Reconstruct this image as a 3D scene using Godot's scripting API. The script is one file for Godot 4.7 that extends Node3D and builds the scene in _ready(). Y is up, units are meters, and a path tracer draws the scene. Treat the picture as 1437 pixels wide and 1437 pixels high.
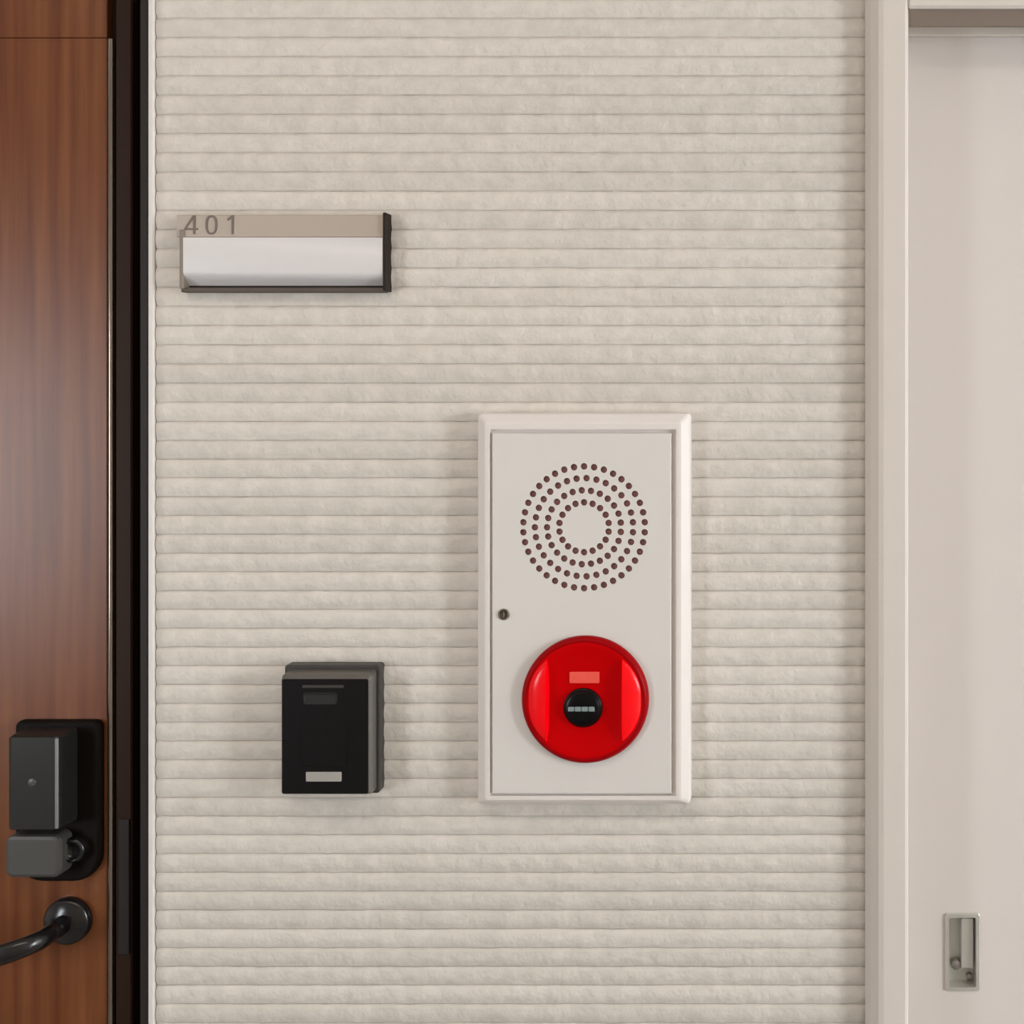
extends Node3D

# ---------------------------------------------------------------- measures
const S := 1400.0          # photograph pixels per metre on the tiled wall
const PX := 1100.0         # where the lens looks straight at the wall
const PY := 540.0
const D := 1.2             # camera to tiled wall
const MID := 718.5
const EYE_X := (PX - MID) / S
const MID_Y := 1.408
const EYE_Y := MID_Y + (MID - PY) / S
const ROOM_Z := 1.8        # inner face of the opposite wall
const CEIL := 2.4
const X0 := -3.2
const X1 := 4.6

var rng := RandomNumberGenerator.new()
var M := {}
var used := {}

func w(px: float, py: float, z := 0.0) -> Vector3:
	var k := (D - z) / D
	return Vector3(EYE_X + (px - PX) / S * k, EYE_Y + (PY - py) / S * k, z)

# ---------------------------------------------------------------- shape helpers
func tri(st: SurfaceTool, a: Vector3, b: Vector3, c: Vector3, out: Vector3) -> void:
	var n := (a - c).cross(a - b)
	if n.dot(out) < 0.0:
		st.add_vertex(a); st.add_vertex(c); st.add_vertex(b)
	else:
		st.add_vertex(a); st.add_vertex(b); st.add_vertex(c)

func quad(st: SurfaceTool, a: Vector3, b: Vector3, c: Vector3, d: Vector3, out: Vector3) -> void:
	tri(st, a, b, c, out)
	tri(st, a, c, d, out)

func begin(smooth := false) -> SurfaceTool:
	var st := SurfaceTool.new()
	st.begin(Mesh.PRIMITIVE_TRIANGLES)
	st.set_smooth_group(0 if smooth else -1)
	return st

func flat(st: SurfaceTool) -> void:
	st.set_smooth_group(-1)

func round_(st: SurfaceTool) -> void:
	st.set_smooth_group(0)

# box with chamfered edges
func box(st: SurfaceTool, lo: Vector3, hi: Vector3, c := 0.0) -> void:
	var m := (lo + hi) * 0.5
	var h := (hi - lo) * 0.5
	c = minf(c, minf(h.x, minf(h.y, h.z)) * 0.95)
	for ax in 3:
		var u := (ax + 1) % 3
		var v := (ax + 2) % 3
		for s in [-1.0, 1.0]:
			var p: Array[Vector3] = []
			for q in [[-1.0, -1.0], [1.0, -1.0], [1.0, 1.0], [-1.0, 1.0]]:
				var e := Vector3.ZERO
				e[ax] = s * h[ax]
				e[u] = q[0] * (h[u] - c)
				e[v] = q[1] * (h[v] - c)
				p.append(m + e)
			var o := Vector3.ZERO
			o[ax] = s
			quad(st, p[0], p[1], p[2], p[3], o)
		if c > 0.0:
			for su in [-1.0, 1.0]:
				for sv in [-1.0, 1.0]:
					var p2: Array[Vector3] = []
					for q in [[-1.0, 0], [1.0, 0], [1.0, 1], [-1.0, 1]]:
						var e := Vector3.ZERO
						e[ax] = q[0] * (h[ax] - c)
						e[u] = su * (h[u] - (c if q[1] == 0 else 0.0))
						e[v] = sv * (h[v] - (0.0 if q[1] == 0 else c))
						p2.append(m + e)
					var o2 := Vector3.ZERO
					o2[u] = su
					o2[v] = sv
					quad(st, p2[0], p2[1], p2[2], p2[3], o2)
	if c > 0.0:
		for sx in [-1.0, 1.0]:
			for sy in [-1.0, 1.0]:
				for sz in [-1.0, 1.0]:
					tri(st, m + Vector3(sx * h.x, sy * (h.y - c), sz * (h.z - c)), m + Vector3(sx * (h.x - c), sy * h.y, sz * (h.z - c)),
						m + Vector3(sx * (h.x - c), sy * (h.y - c), sz * h.z), Vector3(sx, sy, sz))

# rounded rectangle, counted anticlockwise
func rrect(x0: float, y0: float, x1: float, y1: float, r: float, n := 5) -> PackedVector2Array:
	var p := PackedVector2Array()
	for k in 4:
		var c := Vector2(x1 - r if k == 0 or k == 3 else x0 + r, y1 - r if k < 2 else y0 + r)
		for i in n + 1:
			var a := PI * 0.5 * (k + float(i) / n)
			p.append(c + Vector2(cos(a), sin(a)) * r)
	return p

func v3(p: Vector2, z: float) -> Vector3:
	return Vector3(p.x, p.y, z)

# walls between successive outlines, each [points, z]; all with the same number of points
func loft(st: SurfaceTool, rings: Array, cap := true) -> void:
	for k in rings.size() - 1:
		var a: PackedVector2Array = rings[k][0]
		var b: PackedVector2Array = rings[k + 1][0]
		var mid := Vector2.ZERO
		for q in a:
			mid += q / a.size()
		for i in a.size():
			var j := (i + 1) % a.size()
			var edge := a[j] - a[i]
			if edge.length() < 1e-7:
				edge = b[j] - b[i]
			var out := v3(Vector2(edge.y, -edge.x).normalized(), 0.0)
			var dz: float = rings[k + 1][1] - rings[k][1]
			var spread: float = (b[i] - a[i]).dot(Vector2(out.x, out.y))
			# normal in the plane of (outward, z)
			var nrm := out * dz - Vector3(0, 0, spread)
			quad(st, v3(a[i], rings[k][1]), v3(a[j], rings[k][1]), v3(b[j], rings[k + 1][1]), v3(b[i], rings[k + 1][1]), nrm)
	if cap:
		flat(st)
		var last: PackedVector2Array = rings[-1][0]
		var idx := Geometry2D.triangulate_polygon(last)
		for i in range(0, idx.size(), 3):
			tri(st, v3(last[idx[i]], rings[-1][1]), v3(last[idx[i + 1]], rings[-1][1]), v3(last[idx[i + 2]], rings[-1][1]), Vector3(0, 0, 1))

# a plate with rounded corners and a chamfered front edge
func plate(st: SurfaceTool, x0: float, y0: float, x1: float, y1: float, z0: float, z1: float, r: float, c: float) -> void:
	loft(st, [[rrect(x0, y0, x1, y1, r), z0], [rrect(x0, y0, x1, y1, r), z1 - c],
		[rrect(x0 + c * 0.3, y0 + c * 0.3, x1 - c * 0.3, y1 - c * 0.3, maxf(r - c * 0.3, 1e-4)), z1 - c * 0.3],
		[rrect(x0 + c, y0 + c, x1 - c, y1 - c, maxf(r - c, 1e-4)), z1]])

# plate given in photograph pixels at its front depth
func pplate(st: SurfaceTool, ax: float, ay: float, bx: float, by: float, z0: float, z1: float, r: float, c: float) -> void:
	var a := w(ax, by, z1)
	var b := w(bx, ay, z1)
	plate(st, a.x, a.y, b.x, b.y, z0, z1, r, c)

# box in photograph pixels at its front depth
func pbox(st: SurfaceTool, ax: float, ay: float, bx: float, by: float, z0: float, z1: float, c := 0.0) -> void:
	var a := w(ax, by, z1)
	var b := w(bx, ay, z1)
	box(st, Vector3(a.x, a.y, z0), Vector3(b.x, b.y, z1), c)

# turned shape about the z axis through c: profile of (radius, z)
func lathe(st: SurfaceTool, c: Vector2, prof: Array, n := 48) -> void:
	for k in prof.size() - 1:
		var p: Vector2 = prof[k]
		var q: Vector2 = prof[k + 1]
		for i in n:
			var a := TAU * i / n
			var b := TAU * (i + 1) / n
			var da := Vector2(cos(a), sin(a))
			var db := Vector2(cos(b), sin(b))
			var dm := (da + db).normalized()
			var out := v3(dm * (q.y - p.y), p.x - q.x)
			if p.x < 1e-6:
				tri(st, v3(c, p.y), v3(c + da * q.x, q.y), v3(c + db * q.x, q.y), out)
			elif q.x < 1e-6:
				tri(st, v3(c + da * p.x, p.y), v3(c + db * p.x, p.y), v3(c, q.y), out)
			else:
				quad(st, v3(c + da * p.x, p.y), v3(c + db * p.x, p.y), v3(c + db * q.x, q.y), v3(c + da * q.x, q.y), out)

# elliptical bar swept along a path; radius per point
func bar(st: SurfaceTool, pts: Array, rad: Array, squash := 1.0, n := 20) -> void:
	var rings := []
	for k in pts.size():
		var t: Vector3 = (pts[mini(k + 1, pts.size() - 1)] - pts[maxi(k - 1, 0)]).normalized()
		var side := t.cross(Vector3.UP).normalized()
		var up := side.cross(t).normalized()
		var ring: Array[Vector3] = []
		for i in n:
			var a := TAU * i / n
			ring.append(pts[k] + side * cos(a) * rad[k] * squash + up * sin(a) * rad[k])
		rings.append(ring)
	for k in pts.size() - 1:
		for i in n:
			var j := (i + 1) % n
			var o: Vector3 = (rings[k][i] + rings[k][j]) * 0.5 - pts[k]
			quad(st, rings[k][i], rings[k][j], rings[k + 1][j], rings[k + 1][i], o)
	for e in [0, pts.size() - 1]:
		var o: Vector3 = pts[e] - pts[1 if e == 0 else e - 1]
		for i in n:
			tri(st, pts[e], rings[e][i], rings[e][(i + 1) % n], o)

func obj(called: String, st: SurfaceTool, m: Material, parent: Node = null) -> MeshInstance3D:
	st.generate_normals()
	var o := MeshInstance3D.new()
	o.name = called
	o.mesh = st.commit()
	o.material_override = null
	o.mesh.surface_set_material(0, m)
	o.cast_shadow = GeometryInstance3D.SHADOW_CASTING_SETTING_ON
	(parent if parent else self).add_child(o, true)
	return o

func tag(o: Node, label: String, category: String, kind := "", group := "") -> void:
	o.set_meta("label", label)
	o.set_meta("category", category)
	if kind:
		o.set_meta("kind", kind)
	if group:
		o.set_meta("group", group)

func thing(called: String, label: String, category: String, at: Vector3, kind := "") -> Node3D:
	var o := Node3D.new()
	o.name = called
	add_child(o, true)
	tag(o, label, category, kind)
	o.position = at
	return o

# children are laid out in world coordinates: shift them back under a thing that is not at the origin
func settle(o: Node3D) -> void:
	for c in o.get_children():
		if c is Node3D:
			c.position -= o.position

# ---------------------------------------------------------------- materials
func mat(r: float, g: float, b: float, rough: float, metal := 0.0, spec := 0.5) -> StandardMaterial3D:
	var m := StandardMaterial3D.new()
	m.albedo_color = Color(r / 255.0, g / 255.0, b / 255.0)
	m.roughness = rough
	m.metallic = metal
	m.metallic_specular = spec
	return m

func noise_tex(freq: float, seed_: int, normal: bool, strength := 1.0, ramp: Gradient = null, size := 512, octaves := 4) -> NoiseTexture2D:
	var f := FastNoiseLite.new()
	f.seed = seed_
	f.noise_type = FastNoiseLite.TYPE_SIMPLEX_SMOOTH
	f.frequency = freq
	f.fractal_octaves = octaves
	var t := NoiseTexture2D.new()
	t.width = size
	t.height = size
	t.seamless = true
	t.noise = f
	t.as_normal_map = normal
	t.bump_strength = strength
	if ramp:
		t.color_ramp = ramp
	return t

func ramp(a: Color, b: Color, mid: Color) -> Gradient:
	var g := Gradient.new()
	g.offsets = PackedFloat32Array([0.0, 0.5, 1.0])
	g.colors = PackedColorArray([a, mid, b])
	return g

func world_tex(m: StandardMaterial3D, t: Texture2D, scale_: Vector3, normal: Texture2D = null, nscale := 1.0) -> void:
	m.uv1_triplanar = true
	m.uv1_world_triplanar = true
	m.uv1_scale = scale_
	if t:
		m.albedo_texture = t
	if normal:
		m.normal_enabled = true
		m.normal_texture = normal
		m.normal_scale = nscale

func c255(r: float, g: float, b: float) -> Color:
	return Color(r / 255.0, g / 255.0, b / 255.0)

func make_materials() -> void:
	# three tones of rough split-face tile
	var bump := noise_tex(0.02, 5, true, 4.0, null, 512, 5)
	for k in 3:
		var m := mat(255, 255, 255, 0.88, 0.0, 0.3)
		var d: float = [0.0, -3.0, 3.0][k]
		world_tex(m, noise_tex(0.012, 11 + k, false, 1.0, ramp(c255(202 + d, 195 + d, 186 + d), c255(218 + d, 210 + d, 201 + d), c255(209 + d, 202 + d, 193 + d)), 512, 6), Vector3(5, 5, 5), bump, 0.8)
		M["tile%d" % k] = m
	M.mortar = mat(200, 191, 180, 0.95, 0.0, 0.2)
	M.plaster = mat(216, 214, 210, 0.9, 0.0, 0.3)
	M.ceiling = mat(232, 231, 228, 0.9, 0.0, 0.3)
	M.floor = mat(150, 140, 130, 0.6, 0.0, 0.4)
	world_tex(M.floor, noise_tex(0.02, 31, false, 1.0, ramp(c255(138, 135, 131), c255(170, 167, 162), c255(154, 151, 147))), Vector3(1, 1, 1))
	M.floor.albedo_color = Color.WHITE
	# wood-grain door skin: streaks run upwards
	M.wood = mat(255, 255, 255, 0.32, 0.0, 0.4)
	world_tex(M.wood, noise_tex(0.01, 41, false, 1.0, ramp(c255(92, 46, 20), c255(124, 75, 42), c255(108, 60, 30)), 512, 5), Vector3(9.0, 0.35, 9.0))
	M.wood_frame = mat(44, 27, 18, 0.5, 0.0, 0.25)
	M.black = mat(14, 12, 12, 0.6)
	M.dark_frame = mat(42, 37, 36, 0.5, 0.0, 0.3)
	M.edge_metal = mat(150, 138, 128, 0.16, 0.95)
	M.pale_trim = mat(216, 210, 205, 0.5)
	M.white_paint = mat(208, 199, 190, 0.55)
	M.header_shade = mat(122, 107, 96, 0.7)  # brown of the shade under the right door header
	M.door_paint = mat(208, 199, 193, 0.5)
	M.panel_paint = mat(221, 213, 208, 0.45)
	M.panel_door = mat(214, 209, 204, 0.45)
	M.grille_dark = mat(150, 104, 100, 0.9)
	M.lock_dark = mat(104, 92, 80, 0.4, 0.5)
	M.red = mat(190, 0, 4, 0.4, 0.0, 0.15)
	M.red_rim = mat(150, 0, 6, 0.35, 0.0, 0.2)
	M.red_lens = mat(246, 0, 14, 0.22, 0.0, 0.4)
	M.red_lens.emission_enabled = true
	M.red_lens.emission = Color(1.0, 0.0, 0.02)
	M.red_lens.emission_energy_multiplier = 0.05
	M.red_label = mat(236, 84, 70, 0.5)
	M.button_black = mat(8, 6, 8, 0.3, 0.0, 0.3)
	M.print_grey = mat(128, 142, 142, 0.5)
	M.phone_black = mat(15, 12, 13, 0.35, 0.0, 0.3)
	M.phone_body = mat(52, 48, 46, 0.4)
	M.phone_cover = mat(88, 83, 78, 0.35)
	M.phone_grey = mat(160, 155, 149, 0.4)
	M.plate_strip = mat(176, 163, 151, 0.4, 0.15)
	M.plate_card = mat(212, 208, 208, 0.35)
	M.plate_cap = mat(44, 36, 32, 0.6, 0.0, 0.25)
	M.plate_shadow = mat(78, 68, 58, 0.5)  # dark brown of the shadow line below the nameplate
	M.plate_end = mat(128, 117, 105, 0.5)
	M.plate_ink = mat(110, 98, 90, 0.6)
	M.steel = mat(198, 195, 188, 0.35, 0.55)
	M.steel_dark = mat(138, 132, 126, 0.4, 0.4)
	M.lock_body = mat(38, 37, 34, 0.32, 0.2, 0.4)
	M.lock_highlight = mat(120, 120, 118, 0.35, 0.4)  # pale grey of the highlight on the lock cover
	M.lock_plate = mat(16, 11, 8, 0.45, 0.0, 0.2)
	M.lock_lower = mat(72, 70, 67, 0.4, 0.2)
	M.handle_black = mat(20, 18, 18, 0.22)

# ---------------------------------------------------------------- the scene
func _ready() -> void:
	rng.seed = 20240
	make_camera_and_light()
	make_materials()
	make_room()
	make_tiles()
	make_left_door()
	make_right_door()
	make_alarm_panel()
	make_intercom()
	make_nameplate()

func make_camera_and_light() -> void:
	var cam := Camera3D.new()
	cam.name = "camera"
	var near := 0.05
	cam.set_frustum(near * 1437.0 / S / D, Vector2((MID - PX) / S, (PY - MID) / S) / D * near, near, 60.0)
	cam.position = Vector3(EYE_X, EYE_Y, D)
	add_child(cam)
	cam.current = true

	var sky_m := ProceduralSkyMaterial.new()
	sky_m.sky_top_color = Color(0.62, 0.68, 0.76)
	sky_m.sky_horizon_color = Color(0.80, 0.82, 0.84)
	sky_m.ground_bottom_color = Color(0.35, 0.34, 0.33)
	sky_m.ground_horizon_color = Color(0.5, 0.5, 0.5)
	var sky := Sky.new()
	sky.sky_material = sky_m
	var env := Environment.new()
	env.background_mode = Environment.BG_SKY
	env.sky = sky
	env.tonemap_mode = Environment.TONE_MAPPER_LINEAR
	env.tonemap_exposure = 0.85
	env.sdfgi_enabled = true
	env.ssao_enabled = true
	env.ssil_enabled = true
	var we := WorldEnvironment.new()
	we.name = "world_environment"
	we.environment = env
	add_child(we)

	# daylight through the two frosted windows of the opposite wall, and the ceiling lamp
	area("window_light", Vector3(-1.8, 1.31, ROOM_Z - 0.02), Vector2(0.56, 0.76), Vector3(0, 0, -1), Color(0.95, 0.975, 1.0), 6.2)
	area("window_light", Vector3(3.75, 1.5, ROOM_Z - 0.02), Vector2(1.1, 1.2), Vector3(0, 0, -1), Color(0.95, 0.975, 1.0), 14.5)
	area("lamp_light", Vector3(-0.3, CEIL - 0.075, 0.95), Vector2(1.2, 0.24), Vector3(0, -1, 0), Color(1.0, 0.93, 0.86), 2.3)

func area(called: String, at: Vector3, size: Vector2, towards: Vector3, c: Color, energy: float) -> void:
	var l := AreaLight3D.new()
	l.name = called
	l.area_size = size
	l.area_normalize_energy = false
	l.light_color = c
	l.light_energy = energy
	l.area_range = 12.0
	l.area_attenuation = 2.0
	l.shadow_enabled = true
	add_child(l, true)
	l.position = at
	l.basis = Basis.looking_at(towards, Vector3.UP if absf(towards.y) < 0.5 else Vector3.FORWARD)

func glow(c: Color, e: float) -> StandardMaterial3D:
	var m := mat(235, 235, 232, 0.5)
	m.emission_enabled = true
	m.emission = c
	m.emission_energy_multiplier = e
	return m

const LEFT_OPEN := Vector2(-1.34, -0.366)     # opening of the left door in the back wall
const RIGHT_OPEN := Vector2(0.36, 1.22)
const DOOR_TOP := 2.0

func make_room() -> void:
	var st := begin()
	box(st, Vector3(X0 - 0.15, -0.2, -0.4), Vector3(X1 + 0.15, 0.0, ROOM_Z + 0.15))
	tag(obj("floor", st, M.floor), "grey corridor floor below the picture", "floor", "structure")
	st = begin()
	box(st, Vector3(X0 - 0.15, CEIL, -0.4), Vector3(X1 + 0.15, CEIL + 0.2, ROOM_Z + 0.15))
	tag(obj("ceiling", st, M.ceiling), "white corridor ceiling above the picture", "ceiling", "structure")
	st = begin()
	box(st, Vector3(X0 - 0.15, 0, -0.4), Vector3(X0, CEIL, ROOM_Z + 0.15))
	tag(obj("wall_left", st, M.plaster), "pale end wall of the corridor past the brown door", "wall", "structure")
	st = begin()
	box(st, Vector3(X1, 0, -0.4), Vector3(X1 + 0.15, CEIL, ROOM_Z + 0.15))
	tag(obj("wall_right", st, M.plaster), "pale end wall of the corridor past the white door", "wall", "structure")
	# opposite wall with two window openings
	st = begin()
	var z0 := ROOM_Z
	var z1 := ROOM_Z + 0.15
	box(st, Vector3(X0, 0, z0), Vector3(X1, 0.65, z1))
	box(st, Vector3(X0, 2.25, z0), Vector3(X1, CEIL, z1))
	box(st, Vector3(X0, 0.65, z0), Vector3(-2.1, 2.25, z1))
	box(st, Vector3(-2.1, 0.65, z0), Vector3(-1.5, 0.91, z1))
	box(st, Vector3(-2.1, 1.71, z0), Vector3(-1.5, 2.25, z1))
	box(st, Vector3(-1.5, 0.65, z0), Vector3(3.15, 2.25, z1))
	box(st, Vector3(4.35, 0.65, z0), Vector3(X1, 2.25, z1))
	box(st, Vector3(3.15, 0.65, z0), Vector3(4.35, 0.85, z1))
	box(st, Vector3(3.15, 2.15, z0), Vector3(4.35, 2.25, z1))
	tag(obj("wall_front", st, M.plaster), "pale corridor wall facing the tiled wall, with two frosted windows", "wall", "structure")
	for k in 2:
		var a: Vector4 = [Vector4(-2.1, 0.91, -1.5, 1.71), Vector4(3.15, 0.85, 4.35, 2.15)][k]
		var n := thing("window_%d" % (k + 1), ["small frosted window behind the camera, across from the brown door", "large frosted window behind the camera, to the right"][k], "window", Vector3(a.x, a.y, z0), "structure")
		st = begin()
		var f := 0.025
		box(st, Vector3(a.x, a.y, z0 - 0.005), Vector3(a.z, a.y + f, z0 + 0.06), 0.003)
		box(st, Vector3(a.x, a.w - f, z0 - 0.005), Vector3(a.z, a.w, z0 + 0.06), 0.003)
		box(st, Vector3(a.x, a.y + f, z0 - 0.005), Vector3(a.x + f, a.w - f, z0 + 0.06), 0.003)
		box(st, Vector3(a.z - f, a.y + f, z0 - 0.005), Vector3(a.z, a.w - f, z0 + 0.06), 0.003)
		obj("window_frame", st, M.steel, n)
		st = begin()
		box(st, Vector3(a.x + f, a.y + f, z0 + 0.02), Vector3(a.z - f, a.w - f, z0 + 0.03))
		obj("pane", st, glow(Color(1, 0.99, 0.97), 0.6), n)
		settle(n)
	var lamp := thing("ceiling_light", "long white ceiling lamp above the picture", "lamp", Vector3(-0.3, CEIL, 0.95))
	st = begin()
	box(st, Vector3(-0.94, CEIL - 0.03, 0.8), Vector3(0.34, CEIL, 1.1), 0.006)
	obj("base", st, M.white_paint, lamp)
	st = begin()
	box(st, Vector3(-0.9, CEIL - 0.07, 0.83), Vector3(0.3, CEIL - 0.03, 1.07), 0.01)
	obj("diffuser", st, glow(Color(1, 0.95, 0.88), 0.6), lamp)
	settle(lamp)

func make_tiles() -> void:
	# the wall behind the tiles, with the two door openings
	var st := begin()
	var zf := -0.0032
	box(st, Vector3(X0, 0, -0.2), Vector3(LEFT_OPEN.x, CEIL, zf))
	box(st, Vector3(LEFT_OPEN.x, DOOR_TOP, -0.2), Vector3(LEFT_OPEN.y, CEIL, zf))
	box(st, Vector3(LEFT_OPEN.y, 0, -0.2), Vector3(RIGHT_OPEN.x, CEIL, zf))
	box(st, Vector3(RIGHT_OPEN.x, DOOR_TOP, -0.2), Vector3(RIGHT_OPEN.y, CEIL, zf))
	box(st, Vector3(RIGHT_OPEN.y, 0, -0.2), Vector3(X1, CEIL, zf))
	var wall := obj("wall_back", st, M.mortar)
	tag(wall, "cream wall clad in narrow horizontal ribbed tiles between two doors", "wall", "structure")
	# narrow ribbed courses, one mesh per variant shared by many courses
	var xa := w(219, 0).x
	var xb := w(1217, 0).x
	var pitch := 0.01864
	var variants: Array[ArrayMesh] = []
	for v in 9:
		variants.append(strip_mesh(xb - xa, pitch, v))
	# the courses are set out from the one whose lower joint is level with the card of the nameplate
	var joint := w(0, 592).y
	var below := 26.4 / S
	var above := 27.0 / S
	var y := joint - below * 58
	var rest := begin(true)
	var k := 0
	while y + above < CEIL - 0.002:
		var course := below if y < joint - 0.001 else above
		if y > 0.62 and y < 2.1:
			var o := MeshInstance3D.new()
			o.name = "tile_strip"
			o.mesh = variants[rng.randi() % 9]
			wall.add_child(o, true)
			o.position = Vector3(xa, y, rng.randf_range(-0.0003, 0.0003))
			o.scale = Vector3(1, course / pitch, 1)
		elif y > 0.002:
			rest.append_from(variants[rng.randi() % 9], 0, Transform3D(Basis.from_scale(Vector3(1, course / pitch, 1)), Vector3(xa, y, 0)))
		y += course
		k += 1
	var r := MeshInstance3D.new()
	r.name = "tile_courses"
	r.mesh = rest.commit()
	r.mesh.surface_set_material(0, M.tile0)
	r.set_meta("kind", "stuff")
	wall.add_child(r, true)

func strip_mesh(length: float, h: float, v: int) -> ArrayMesh:
	var st := begin(true)
	var f := FastNoiseLite.new()
	f.seed = 100 + v
	f.frequency = 1.0
	f.fractal_octaves = 3
	var prof := [Vector2(0.0, -0.0034), Vector2(0.00005, -0.0016), Vector2(0.0018, -0.0010), Vector2(0.0046, -0.0001), Vector2(0.0074, 0.0006), Vector2(0.0110, 0.0006), Vector2(0.0150, -0.0001), Vector2(0.01858, -0.0013), Vector2(0.01864, -0.0034)]
	var n := 84
	var rows := []
	for i in n + 1:
		var x := length * i / n
		var row: Array[Vector3] = []
		var big := f.get_noise_2d(i * 0.085, 3.0)
		for j in prof.size():
			var p: Vector2 = prof[j]
			var z := p.y
			var yy := p.x
			if j > 0 and j < prof.size() - 1:
				z += big * 0.0006 + f.get_noise_2d(i * 0.6, 40.0 + j * 0.8) * 0.0009
				yy += f.get_noise_2d(i * 0.25, 90.0 + (j % (prof.size() - 3)) * 7.0) * 0.0005
			row.append(Vector3(x, yy * h / 0.01864, z))
		rows.append(row)
	for i in n:
		for j in prof.size() - 1:
			quad(st, rows[i][j], rows[i + 1][j], rows[i + 1][j + 1], rows[i][j + 1], Vector3(0, j - 3.0, 3.0) if j in [0, prof.size() - 2] else Vector3(0, 0, 1))
	for e in [0, n]:
		for j in range(1, prof.size() - 1):
			tri(st, rows[e][0], rows[e][j], rows[e][j + 1], Vector3(-1 if e == 0 else 1, 0, 0))
	st.generate_normals()
	var m := st.commit()
	m.surface_set_material(0, M["tile%d" % (v % 3)])
	return m

# ---------------------------------------------------------------- the brown entrance door
func make_left_door() -> void:
	var zl := -0.02
	var top := w(0, 53, zl).y
	# frame, fixed to the wall
	var fr := thing("trim_1", "dark brown metal frame around the brown entrance door", "door frame", Vector3(LEFT_OPEN.y, 0, 0), "structure")
	var st := begin()
	var a := w(162, 0, -0.012).x
	var b := w(185, 0, -0.012).x
	box(st, Vector3(a, 0, -0.12), Vector3(b, DOOR_TOP, -0.012), 0.0015)
	obj("door_jamb", st, M.wood_frame, fr)
	st = begin()
	box(st, Vector3(b - 0.001, 0, -0.12), Vector3(w(200, 0, -0.004).x, DOOR_TOP, -0.034))
	obj("gasket", st, M.black, fr)
	st = begin()
	box(st, Vector3(w(196, 0, 0.001).x, 0, -0.12), Vector3(w(207, 0, 0.001).x, DOOR_TOP, 0.001), 0.001)
	obj("outer_lip", st, M.dark_frame, fr)
	st = begin()
	box(st, Vector3(LEFT_OPEN.x, 0, -0.12), Vector3(LEFT_OPEN.x + 0.045, DOOR_TOP, 0.001), 0.0015)
	obj("door_jamb", st, M.wood_frame, fr)
	st = begin()
	box(st, Vector3(LEFT_OPEN.x + 0.045, top + 0.0003, -0.1), Vector3(w(150, 0, zl).x, DOOR_TOP, zl), 0.0005)
	obj("header_panel", st, M.wood, fr)
	st = begin()
	box(st, Vector3(w(150, 0, zl).x, top, -0.1), Vector3(a, DOOR_TOP, -0.03))
	obj("rebate", st, M.wood_frame, fr)
	st = begin()
	pplate(st, 166, 1150, 181, 1340, -0.014, -0.0095, 0.001, 0.0008)
	obj("latch_guard", st, M.dark_frame, fr)
	settle(fr)
	# pale strip that closes the tiles against the frame
	st = begin()
	box(st, Vector3(w(207, 0, 0.002).x, 0, -0.1), Vector3(w(216, 0, 0.002).x, CEIL, 0.002), 0.0015)
	tag(obj("trim_3", st, M.pale_trim), "thin pale vertical strip between the dark door frame and the tiles", "trim", "structure")

	var d := thing("door_1", "brown wood-grain entrance door with dark lock and lever handle", "door", Vector3(LEFT_OPEN.x + 0.05, 0, zl), "structure")
	var x_edge := w(150, 0, zl).x
	st = begin()
	box(st, Vector3(LEFT_OPEN.x + 0.048, 0.008, zl - 0.04), Vector3(x_edge, top - 0.0003, zl), 0.0005)
	obj("leaf", st, M.wood, d)
	# metal edge of the leaf, rounded to the front
	st = begin(true)
	var xe := w(160, 0, zl).x
	var n := 10
	for i in n:
		var p: Array[Vector3] = []
		for k in [i, i + 1]:
			var t := PI * (1.0 - float(k) / n)
			var q := Vector2((x_edge + xe) * 0.5 + cos(t) * (xe - x_edge) * 0.5, zl - 0.003 + sin(t) * 0.0045)
			p.append(Vector3(q.x, 0.008, q.y))
			p.append(Vector3(q.x, top - 0.0012, q.y))
		quad(st, p[0], p[1], p[3], p[2], Vector3(0, 0, 1) + Vector3((i - n * 0.5 + 0.5) / n, 0, 0))
	flat(st)
	box(st, Vector3(x_edge, 0.008, zl - 0.04), Vector3(xe, top - 0.0012, zl - 0.003))
	obj("edge_strip", st, M.edge_metal, d)

	# lock: dark base plate, deep cover, lower body with its key cylinder
	st = begin()
	var l0 := w(20, 1238, zl + 0.008)
	var l1 := w(140, 1012, zl + 0.008)
	loft(st, [[shield(l0, l1, 0.0), zl], [shield(l0, l1, 0.0), zl + 0.005], [shield(l0, l1, 0.001), zl + 0.007], [shield(l0, l1, 0.003), zl + 0.008]])
	var lock := obj("door_lock", st, M.lock_plate, d)
	lock.set_meta("label", "black base plate of the lock")
	var zc := 0.017
	st = begin()
	var c0 := w(10, 1166, zc)
	var c1 := w(83, 1033, zc)
	loft(st, [[rrect(c0.x - 0.001, c0.y - 0.001, c1.x + 0.001, c1.y + 0.001, 0.004), zl + 0.006], [rrect(c0.x, c0.y, c1.x, c1.y, 0.004), zc - 0.005],
		[rrect(c0.x + 0.001, c0.y + 0.0006, c1.x - 0.001, c1.y - 0.0006, 0.003), zc - 0.0015], [rrect(c0.x + 0.004, c0.y + 0.0015, c1.x - 0.004, c1.y - 0.0015, 0.002), zc]])
	var cover := obj("lock_cover", st, M.lock_body, lock)
	cover.set_meta("label", "dark grey lock cover")
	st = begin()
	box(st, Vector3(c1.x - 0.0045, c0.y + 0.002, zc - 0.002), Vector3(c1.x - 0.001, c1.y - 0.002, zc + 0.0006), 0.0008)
	obj("edge_highlight", st, M.lock_highlight, lock)  # pale strip painted as a highlight along the right edge of the cover
	st = begin(true)
	var dot := w(45, 1098, zc)
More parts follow.
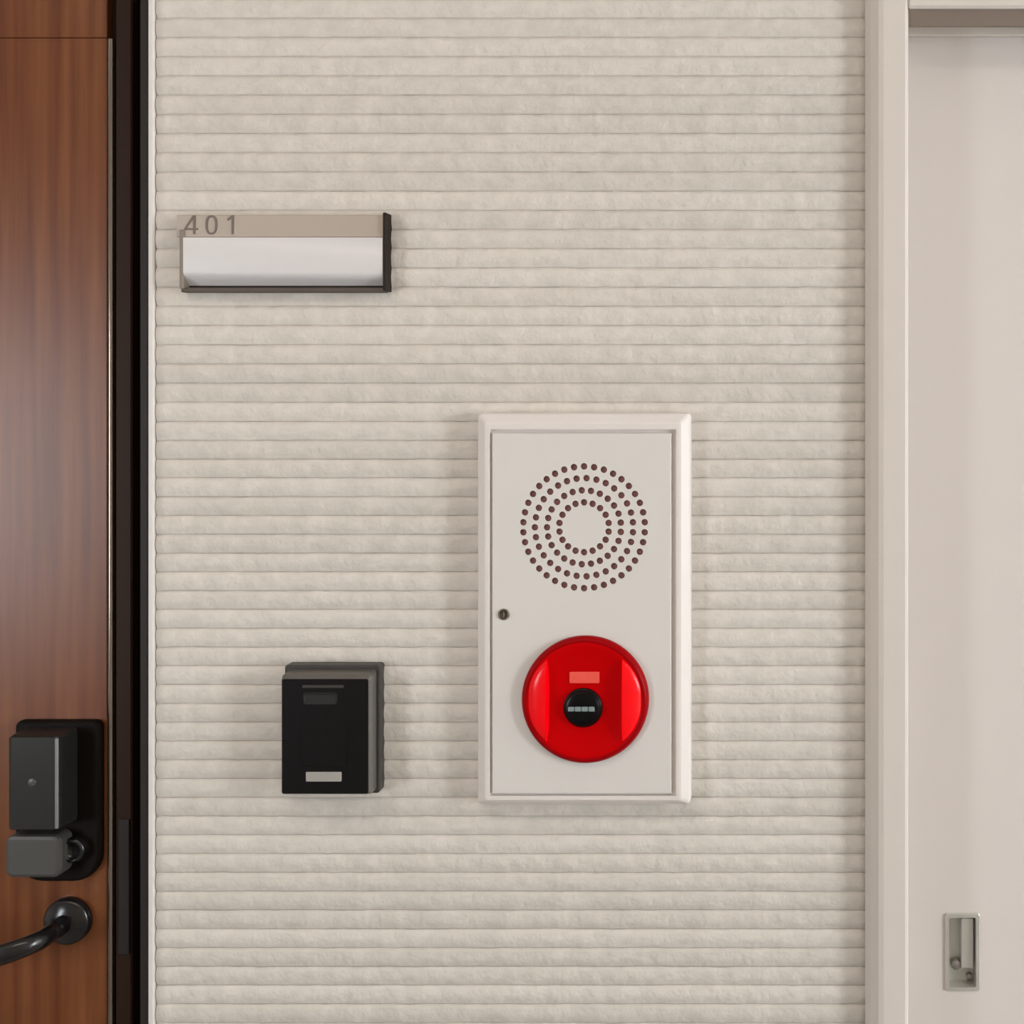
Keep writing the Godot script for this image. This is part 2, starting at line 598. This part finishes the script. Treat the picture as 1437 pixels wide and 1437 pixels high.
	lathe(st, Vector2(dot.x, dot.y), [Vector2(0.0042, zc - 0.001), Vector2(0.0042, zc + 0.0006), Vector2(0.0034, zc + 0.001), Vector2(0, zc + 0.001)], 24)
	obj("indicator", st, M.lock_lower, lock)
	var zb := 0.009
	st = begin()
	pplate(st, 6, 1173, 84, 1233, zl + 0.004, zb, 0.008, 0.004)
	obj("lock_body", st, M.lock_lower, lock)
	st = begin(true)
	var cy := w(98, 1196, 0.0)
	lathe(st, Vector2(cy.x, cy.y), [Vector2(0.0125, zl + 0.006), Vector2(0.0125, -0.004), Vector2(0.0105, -0.002), Vector2(0.0085, -0.002), Vector2(0.0085, -0.004), Vector2(0, -0.004)], 32)
	obj("key_cylinder", st, M.handle_black, lock)

	# lever handle: round rose, neck and lever that leaves the picture to the left
	st = begin(true)
	var ro := w(98, 1290, zl)
	lathe(st, Vector2(ro.x, ro.y), [Vector2(0.0235, zl), Vector2(0.0235, zl + 0.006), Vector2(0.021, zl + 0.009), Vector2(0.013, zl + 0.011), Vector2(0.011, zl + 0.012), Vector2(0, zl + 0.012)], 40)
	var handle := obj("lever_handle", st, M.handle_black, d)
	st = begin(true)
	var pts := [Vector3(ro.x, ro.y, zl + 0.008), Vector3(ro.x, ro.y, 0.012), Vector3(ro.x - 0.002, ro.y - 0.0005, 0.026), Vector3(ro.x - 0.008, ro.y - 0.001, 0.036), Vector3(ro.x - 0.018, ro.y - 0.0035, 0.041),
		Vector3(ro.x - 0.035, ro.y - 0.0085, 0.043), Vector3(ro.x - 0.07, ro.y - 0.016, 0.042), Vector3(ro.x - 0.105, ro.y - 0.020, 0.039), Vector3(ro.x - 0.118, ro.y - 0.0205, 0.037)]
	bar(st, pts, [0.0095, 0.0095, 0.0095, 0.0096, 0.0098, 0.010, 0.010, 0.0092, 0.006], 0.85)
	obj("lever", st, M.handle_black, handle)
	settle(d)

# outline with small upper and large lower corners
func shield(lo: Vector3, hi: Vector3, inset: float) -> PackedVector2Array:
	var p := PackedVector2Array()
	for k in 4:
		var r := (0.007 if k < 2 else 0.028) - inset
		var c := Vector2(hi.x - inset - r if k == 0 or k == 3 else lo.x + inset + r, hi.y - inset - r if k < 2 else lo.y + inset + r)
		for i in 7:
			var a := PI * 0.5 * (k + i / 6.0)
			p.append(c + Vector2(cos(a), sin(a)) * r)
	return p

# ---------------------------------------------------------------- the white door on the right
func make_right_door() -> void:
	var zf := 0.02
	var zl := -0.041
	var fr := thing("trim_2", "cream steel frame around the white service door", "door frame", Vector3(RIGHT_OPEN.x, 0, 0), "structure")
	var x0 := w(1214, 0, 0).x
	var xi := w(1275, 0, zf).x
	var head := w(0, 11, zf).y
	# left stile: sloped left flank, flat face, small rounded inner edge
	var st := begin()
	var pr := [Vector2(x0, -0.12), Vector2(x0, 0.004), Vector2(x0 + 0.0045, 0.013), Vector2(x0 + 0.012, zf - 0.001), Vector2(x0 + 0.017, zf), Vector2(xi - 0.0035, zf), Vector2(xi - 0.001, zf - 0.001), Vector2(xi, zf - 0.0035), Vector2(xi, -0.12)]
	for k in pr.size() - 1:
		var p: Vector2 = pr[k]
		var q: Vector2 = pr[k + 1]
		var o := Vector3(-(q.y - p.y), 0, q.x - p.x)
		quad(st, Vector3(p.x, 0, p.y), Vector3(p.x, CEIL - 0.25, p.y), Vector3(q.x, CEIL - 0.25, q.y), Vector3(q.x, 0, q.y), o)
	obj("stile", st, M.white_paint, fr)
	st = begin()
	box(st, Vector3(RIGHT_OPEN.y - 0.045, 0, -0.12), Vector3(RIGHT_OPEN.y, head, zf), 0.003)
	obj("stile", st, M.white_paint, fr)
	st = begin()
	box(st, Vector3(xi - 0.001, head, -0.12), Vector3(RIGHT_OPEN.y, CEIL - 0.25, zf), 0.0025)
	obj("header", st, M.white_paint, fr)
	st = begin()
	box(st, Vector3(xi - 0.002, w(0, 37.5, 0.015).y, 0.012), Vector3(RIGHT_OPEN.y - 0.04, head + 0.001, 0.015), 0.0008)
	obj("soffit_shade", st, M.header_shade, fr)  # brown strip painted in place of the shaded underside of the header
	st = begin()
	box(st, Vector3(xi - 0.002, w(0, 50, zl + 0.006).y, -0.12), Vector3(RIGHT_OPEN.y - 0.04, head + 0.001, zl + 0.006), 0.001)
	obj("stop", st, M.white_paint, fr)
	settle(fr)

	var d := thing("door_2", "plain white service door with a small recessed pull", "door", Vector3(xi, 0, zl), "structure")
	var top := w(0, 52.5, zl).y
	var pa := w(1326, 1390, zl)
	var pb := w(1375, 1281, zl)
	var xl := xi - 0.002
	var xr := RIGHT_OPEN.y - 0.042
	# the leaf, with a hole for the pull
	st = begin()
	var hole := 0.002
	box(st, Vector3(xl, 0.008, zl - 0.035), Vector3(xr, pa.y + hole, zl))
	box(st, Vector3(xl, pb.y - hole, zl - 0.035), Vector3(xr, top, zl))
	box(st, Vector3(xl, pa.y + hole, zl - 0.035), Vector3(pa.x + hole, pb.y - hole, zl))
	box(st, Vector3(pb.x - hole, pa.y + hole, zl - 0.035), Vector3(xr, pb.y - hole, zl))
	box(st, Vector3(pa.x, pa.y, zl - 0.035), Vector3(pb.x, pb.y, zl - 0.02))
	obj("leaf", st, M.door_paint, d)
	# recessed pull: rim, cup, lever and key cylinder
	st = begin()
	var r0 := rrect(pa.x, pa.y, pb.x, pb.y, 0.003)
	var r1 := rrect(pa.x + 0.0008, pa.y + 0.0008, pb.x - 0.0008, pb.y - 0.0008, 0.0025)
	var g := 0.0042
	var r2 := rrect(pa.x + g, pa.y + g, pb.x - g, pb.y - g, 0.0018)
	var r3 := rrect(pa.x + g + 0.001, pa.y + g + 0.001, pb.x - g - 0.001, pb.y - g - 0.001, 0.0015)
	loft(st, [[r0, zl - 0.001], [r0, zl + 0.0012], [r1, zl + 0.002], [r2, zl + 0.002], [r2, zl + 0.001], [r3, zl - 0.011]], true)
	var pull := obj("flush_pull", st, M.steel, d)
	pull.set_meta("label", "small grey recessed metal pull")
	st = begin()
	plate(st, pa.x + 0.017, pa.y + 0.022, pb.x - 0.0062, pb.y - 0.0065, zl - 0.0115, zl - 0.002, 0.002, 0.0012)
	obj("pull_lever", st, M.steel, pull)
	st = begin(true)
	lathe(st, Vector2(pa.x + 0.0125, pa.y + 0.024), [Vector2(0.0052, zl - 0.0115), Vector2(0.0052, zl - 0.005), Vector2(0.0045, zl - 0.004), Vector2(0, zl - 0.004)], 28)
	obj("key_cylinder", st, M.steel_dark, pull)
	st = begin(true)
	lathe(st, Vector2(pb.x - 0.0095, pa.y + 0.0105), [Vector2(0.0034, zl - 0.0115), Vector2(0.0034, zl - 0.006), Vector2(0, zl - 0.006)], 24)
	obj("screw", st, M.steel_dark, pull)
	settle(d)

# ---------------------------------------------------------------- fire alarm panel
func make_alarm_panel() -> void:
	var zf := 0.022
	var a := w(668, 1132, zf)
	var b := w(968, 580, zf)
	var t := thing("fire_alarm_panel", "white wall box with a round perforated speaker above a red alarm call point", "fire alarm", Vector3((a.x + b.x) * 0.5, a.y, 0))
	var i0 := w(687, 1117, zf)
	var i1 := w(949, 602.5, zf)
	# frame: sides, wide soft bevel, front lip, inner reveal and back
	var st := begin()
	var o0 := rrect(a.x, a.y, b.x, b.y, 0.004)
	var o1 := rrect(a.x + 0.0015, a.y + 0.0015, b.x - 0.0015, b.y - 0.0015, 0.0035)
	var e := 0.0085
	var o2 := rrect(a.x + e, a.y + e * 0.7, b.x - e, b.y - e, 0.003)
	var o3 := rrect(a.x + e + 0.002, a.y + e * 0.7 + 0.001, b.x - e - 0.002, b.y - e - 0.002, 0.002)
	var n0 := rrect(i0.x, i0.y, i1.x, i1.y, 0.0012)
	loft(st, [[o0, -0.003], [o0, zf - 0.008], [o1, zf - 0.0055], [o2, zf - 0.0004], [o3, zf], [n0, zf], [n0, zf - 0.0045]], true)
	obj("box_frame", st, M.panel_paint, t)

	# front door with a round opening for the grille
	var zd := zf - 0.0006
	var d0 := w(690.5, 1114, zd)
	var d1 := w(942, 608, zd)
	var gc3 := w(819.5, 740, zd)
	var gc := Vector2(gc3.x, gc3.y)
	var px := 1.0 / S * (D - zd) / D
	var gr := 94.0 * px
	st = begin()
	var n := 120
	# square round the grille, then the strips that complete the rectangle
	var q0 := Vector2(gc.x - 98 * px, gc.y - 98 * px)
	var q1 := Vector2(gc.x + 98 * px, gc.y + 98 * px)
	for i in n:
		var p: Array[Vector3] = []
		for k in [i, i + 1]:
			var ang: float = TAU * k / n
			var dir := Vector2(cos(ang), sin(ang))
			var m := 98 * px / maxf(absf(dir.x), absf(dir.y))
			p.append(v3(gc + dir * gr, zd))
			p.append(v3(gc + dir * m, zd))
		quad(st, p[0], p[1], p[3], p[2], Vector3(0, 0, 1))
	var c := 0.0008
	for r in [[d0.x + c, q1.y, d1.x - c, d1.y - c], [d0.x + c, d0.y + c, d1.x - c, q0.y], [d0.x + c, q0.y, q0.x, q1.y], [q1.x, q0.y, d1.x - c, q1.y]]:
		quad(st, Vector3(r[0], r[1], zd), Vector3(r[2], r[1], zd), Vector3(r[2], r[3], zd), Vector3(r[0], r[3], zd), Vector3(0, 0, 1))
	loft(st, [[rrect(d0.x, d0.y, d1.x, d1.y, 0.0004, 2), zf - 0.0047], [rrect(d0.x, d0.y, d1.x, d1.y, 0.0004, 2), zd - c], [rrect(d0.x + c, d0.y + c, d1.x - c, d1.y - c, 0.0002, 2), zd]], false)
	var door := obj("panel_door", st, M.panel_door, t)
	# grille: concentric rings of real holes
	st = begin()
	var hole := 4.7 * px
	var rings := [[35.0, 18], [52.0, 25], [69.0, 31], [85.5, 38]]
	var edges := [26.5, 43.5, 60.5, 77.0, 94.0]
	for i in n:
		tri(st, v3(gc, zd), v3(gc + Vector2.from_angle(TAU * i / n) * edges[0] * px, zd), v3(gc + Vector2.from_angle(TAU * (i + 1) / n) * edges[0] * px, zd), Vector3(0, 0, 1))
	for k in 4:
		var cnt: int = rings[k][1]
		var da := TAU / cnt
		for i in cnt:
			var mid_a := da * (i + 0.5)
			var hc: Vector2 = gc + Vector2.from_angle(mid_a) * rings[k][0] * px
			var rim: Array[Vector2] = []
			var steps := 5
			for s in steps:
				rim.append(gc + Vector2.from_angle(mid_a - da * 0.5 + da * s / steps) * edges[k] * px)
			for s in steps:
				rim.append(gc + Vector2.from_angle(mid_a + da * 0.5) * lerpf(edges[k], edges[k + 1], float(s) / steps) * px)
			for s in steps:
				rim.append(gc + Vector2.from_angle(mid_a + da * 0.5 - da * s / steps) * edges[k + 1] * px)
			for s in steps:
				rim.append(gc + Vector2.from_angle(mid_a - da * 0.5) * lerpf(edges[k + 1], edges[k], float(s) / steps) * px)
			for s in rim.size():
				var u0 := rim[s]
				var u1 := rim[(s + 1) % rim.size()]
				var h0: Vector2 = hc + (u0 - hc).normalized() * hole
				var h1: Vector2 = hc + (u1 - hc).normalized() * hole
				quad(st, v3(u0, zd), v3(u1, zd), v3(h1, zd), v3(h0, zd), Vector3(0, 0, 1))
				quad(st, v3(h0, zd), v3(h1, zd), v3(h1, zd - 0.0015), v3(h0, zd - 0.0015), v3(hc - (h0 + h1) * 0.5, 0))
	obj("speaker_grille", st, M.panel_door, door)
	st = begin()
	lathe(st, gc, [Vector2(gr, zd - 0.003), Vector2(0, zd - 0.003)], 48)
	obj("speaker_cloth", st, M.grille_dark, door)
	# small cam lock on the left edge
	st = begin(true)
	var lk := w(707, 862, zd)
	lathe(st, Vector2(lk.x, lk.y), [Vector2(0.0054, zd - 0.001), Vector2(0.0054, zd + 0.0012), Vector2(0.0046, zd + 0.0018), Vector2(0.0040, zd + 0.0018), Vector2(0.0040, zd + 0.0008), Vector2(0, zd + 0.0008)], 28)
	flat(st)
	box(st, Vector3(lk.x - 0.0008, lk.y - 0.003, zd), Vector3(lk.x + 0.0008, lk.y + 0.003, zd + 0.0022), 0.0003)
	obj("cam_lock", st, M.lock_dark, door)

	# red call point: dished base, two side lenses, label, push button
	var R := 88.5 * px
	var cc3 := w(822, 980.5, zd)
	var cc := Vector2(cc3.x, cc3.y)
	st = begin(true)
	lathe(st, cc, [Vector2(R, zd - 0.0005), Vector2(R, zd + 0.0025), Vector2(R * 0.985, zd + 0.0045), Vector2(R * 0.955, zd + 0.0062), Vector2(R * 0.91, zd + 0.0072), Vector2(R * 0.85, zd + 0.0068),
		Vector2(R * 0.75, zd + 0.0050), Vector2(R * 0.6, zd + 0.0036), Vector2(R * 0.4, zd + 0.0030), Vector2(0, zd + 0.0030)], 96)
	var cp := obj("call_point", st, M.red, t)
	st = begin(true)
	lathe(st, cc, [Vector2(R * 1.005, zd - 0.0005), Vector2(R * 1.005, zd + 0.003), Vector2(R * 0.985, zd + 0.0058), Vector2(R * 0.96, zd + 0.0072), Vector2(R * 0.935, zd + 0.0078), Vector2(R * 0.915, zd + 0.0072)], 96)
	obj("rim", st, M.red_rim, cp)
	cp.set_meta("label", "round red alarm call point")
	for s in [-1.0, 1.0]:
		st = begin(true)
		var u_in := 0.60 * R
		var u_out := 0.93 * R
		var cols := 14
		var rws := 20
		var grid := []
		for i in cols + 1:
			var row: Array[Vector3] = []
			var f := float(i) / cols
			var u := lerpf(u_in, u_out, f)
			var vm := sqrt(maxf(0.0, pow(0.93 * R, 2) - u * u)) * 0.98
			for j in rws + 1:
				var g := -1.0 + 2.0 * j / rws
				var dome := pow(maxf(0.0, 1.0 - pow(absf(g), 4.0)), 0.5)
				var hgt := 0.0092 * (1.0 - 0.55 * f * f) * dome * sqrt(maxf(0.0, 1.0 - pow(f, 6.0)))
				row.append(Vector3(cc.x + s * u, cc.y + vm * g, zd + 0.0030 + hgt))
			grid.append(row)
		for i in cols:
			for j in rws:
				quad(st, grid[i][j], grid[i + 1][j], grid[i + 1][j + 1], grid[i][j + 1], Vector3(0, 0, 1))
		flat(st)
		for j in rws:   # the straight inner flank
			var lo0: Vector3 = grid[0][j]
			var lo1: Vector3 = grid[0][j + 1]
			quad(st, grid[0][j], grid[0][j + 1], Vector3(lo1.x - s * 0.0022, lo1.y, zd + 0.003), Vector3(lo0.x - s * 0.0022, lo0.y, zd + 0.003), Vector3(-s, 0, 0.3))
		obj("lamp_lens", st, M.red_lens, cp)
	st = begin()
	var zlab := zd + 0.0042
	pplate(st, 799, 943, 841, 959, zd + 0.002, zlab, 0.0012, 0.0005)
	obj("call_label", st, M.red_label, cp)
	st = begin(true)
	var zb := zd + 0.009
	var bc3 := w(817, 995, zb)
	var bc := Vector2(bc3.x, bc3.y)
	lathe(st, bc, [Vector2(0.0192, zd + 0.0026), Vector2(0.0192, zd + 0.0046), Vector2(0.0182, zd + 0.0054), Vector2(0.0174, zd + 0.0054), Vector2(0.0172, zb - 0.0014), Vector2(0.0160, zb), Vector2(0.009, zb - 0.0008), Vector2(0, zb - 0.0010)], 48)
	var pb := obj("push_button", st, M.button_black, cp)
	st = begin()
	for k in 4:
		pplate(st, 797 + k * 9.6, 992, 797 + k * 9.6 + 8.6, 998.5, zb - 0.002, zb - 0.0002, 0.0006, 0.0002)
	pb.set_meta("label", "round black push button with a pale printed line")
	var pr := obj("button_print", st, M.print_grey, cp)
	pr.set_meta("label", "pale printed line across the black button")
	settle(t)

# ---------------------------------------------------------------- door phone
func make_intercom() -> void:
	var zf := 0.032
	var k := (D - zf) / D
	var t := thing("door_intercom", "black door phone box on the tiles left of the fire alarm panel", "intercom", Vector3(w(473, 1100).x, w(473, 1107).y, 0))
	var a := w(407, 1107)
	var b := w(539, 929)
	var st := begin()
	plate(st, a.x, a.y, b.x, b.y, -0.003, 0.0135, 0.003, 0.0015)
	obj("back_case", st, M.phone_body, t)
	var f0 := w(394.5, 1115, zf)
	var f1 := w(517.5, 952, zf)
	st = begin()
	loft(st, [[rrect(a.x + 0.003, a.y + 0.003, b.x - 0.003, b.y - 0.004, 0.003), 0.013], [rrect(f0.x - 0.0006, f0.y - 0.0006, f1.x + 0.0022, f1.y + 0.003, 0.003), zf - 0.004],
		[rrect(f0.x, f0.y, f1.x, f1.y, 0.0025), zf - 0.0012], [rrect(f0.x + 0.0005, f0.y + 0.0005, f1.x - 0.0005, f1.y - 0.0005, 0.002), zf - 0.0008]])
	obj("cover", st, M.phone_cover, t)
	st = begin()
	pplate(st, 395.5, 953, 516.5, 1114, zf - 0.002, zf, 0.002, 0.0008)
	var face := obj("front_plate", st, M.phone_black, t)
	st = begin()
	pplate(st, 424, 961.5, 482, 965.5, zf - 0.001, zf + 0.0006, 0.0008, 0.0003)
	obj("ridge", st, M.phone_body, face)
	# speaker and camera slot: a rim round a deep black mouth
	st = begin()
	var s0 := w(427, 987, zf)
	var s1 := w(472, 973, zf)
	loft(st, [[rrect(s0.x - 0.0012, s0.y - 0.0012, s1.x + 0.0012, s1.y + 0.0012, 0.003), zf - 0.0005], [rrect(s0.x - 0.0008, s0.y - 0.0008, s1.x + 0.0008, s1.y + 0.0008, 0.0028), zf + 0.0008],
		[rrect(s0.x, s0.y, s1.x, s1.y, 0.0025), zf + 0.0008], [rrect(s0.x + 0.001, s0.y + 0.001, s1.x - 0.001, s1.y - 0.001, 0.002), zf + 0.0001]])
	obj("speaker_slot", st, M.black, face)
	st = begin()
	pplate(st, 423, 1022, 487, 1076, zf - 0.001, zf + 0.0007, 0.003, 0.0006)
	obj("call_button", st, M.phone_black, face)
	st = begin()
	pplate(st, 429, 1083.5, 479, 1097, zf - 0.001, zf + 0.0010, 0.001, 0.0004)
	var lab := obj("name_label", st, M.phone_grey, face)
	lab.set_meta("label", "pale grey label bar")
	settle(t)

# ---------------------------------------------------------------- nameplate with the flat number
func make_nameplate() -> void:
	var zf := 0.016
	var a := w(252, 407, zf)
	var b := w(541, 300, zf)
	var t := thing("nameplate", "wide nameplate with a small room number above a blank white card", "nameplate", Vector3((a.x + b.x) * 0.5, a.y, 0))
	var st := begin()
	box(st, Vector3(a.x + 0.001, a.y + 0.0005, -0.003), Vector3(b.x, b.y - 0.0008, zf - 0.012), 0.0006)
	obj("holder", st, M.plate_cap, t)
	var c1 := w(257, 0, zf).x
	var c2 := w(537, 0, zf).x
	# upper strip, leaning back a little
	st = begin()
	var yt := b.y
	var ym := w(0, 332.5, zf).y
	var sec := [Vector2(yt - 0.0006, -0.001), Vector2(yt - 0.0006, zf - 0.0035), Vector2(yt - 0.0014, zf - 0.0028), Vector2(ym + 0.0004, zf - 0.0022), Vector2(ym, zf - 0.003)]
	var left := w(246, 0, zf).x
	extrude(st, sec, left, c2)
	obj("number_strip", st, M.plate_strip, t)
	# card: flat, then curling back towards the lower edge
	st = begin(true)
	var yb := w(0, 405, zf).y
	var yc := w(0, 382, zf).y
	sec = [Vector2(ym - 0.0003, zf - 0.004), Vector2(ym - 0.0003, zf - 0.0007), Vector2(ym - 0.001, zf), Vector2(yc, zf), Vector2(lerpf(yc, yb, 0.2), zf - 0.0012), Vector2(lerpf(yc, yb, 0.45), zf - 0.0062), Vector2(lerpf(yc, yb, 0.75), zf - 0.0118), Vector2(yb, zf - 0.0152), Vector2(yb, 0.001)]
	extrude(st, sec, c1, c2)
	obj("name_card", st, M.plate_card, t)
	for s in 2:
		st = begin()
		if s == 0:
			pbox(st, 251.5, 322, 257, 405, 0.0, zf + 0.0004, 0.0006)
		else:
			pbox(st, 537, 298, 541.5, 408, -0.003, zf + 0.0006, 0.0006)
		obj("end_cap", st, [M.plate_end, M.plate_cap][s], t)
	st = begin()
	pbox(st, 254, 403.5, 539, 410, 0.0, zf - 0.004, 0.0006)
	obj("shadow_rail", st, M.plate_shadow, t)  # dark strip added in place of the shadow under the plate
	# raised number
	var tm := TextMesh.new()
	tm.text = "401"
	var fnt := SystemFont.new()
	fnt.font_names = PackedStringArray(["Droid Sans"])
	var spaced := FontVariation.new()
	spaced.base_font = fnt
	spaced.spacing_glyph = 14
	tm.font = spaced
	tm.font_size = 64
	tm.pixel_size = 0.0188 / 46.0
	tm.depth = 0.0008
	tm.material = M.plate_ink
	var num := MeshInstance3D.new()
	num.name = "number"
	num.mesh = tm
	t.add_child(num, true)
	var at := w(297, 316, zf - 0.0022)
	num.position = Vector3(at.x, at.y, zf - 0.0024)
	num.set_meta("label", "small dark room number")
	settle(t)

# section of (y, z) points drawn out along x, closed at both ends
func extrude(st: SurfaceTool, sec: Array, xa: float, xb: float) -> void:
	for k in sec.size() - 1:
		var p: Vector2 = sec[k]
		var q: Vector2 = sec[k + 1]
		var o := Vector3(0, (q.y - p.y), -(q.x - p.x))
		quad(st, Vector3(xa, p.x, p.y), Vector3(xb, p.x, p.y), Vector3(xb, q.x, q.y), Vector3(xa, q.x, q.y), o)
	flat(st)
	var poly := PackedVector2Array()
	for p in sec:
		poly.append(p)
	var idx := Geometry2D.triangulate_polygon(poly)
	for i in range(0, idx.size(), 3):
		for e in [xa, xb]:
			tri(st, Vector3(e, poly[idx[i]].x, poly[idx[i]].y), Vector3(e, poly[idx[i + 1]].x, poly[idx[i + 1]].y), Vector3(e, poly[idx[i + 2]].x, poly[idx[i + 2]].y), Vector3(-1 if e == xa else 1, 0, 0))
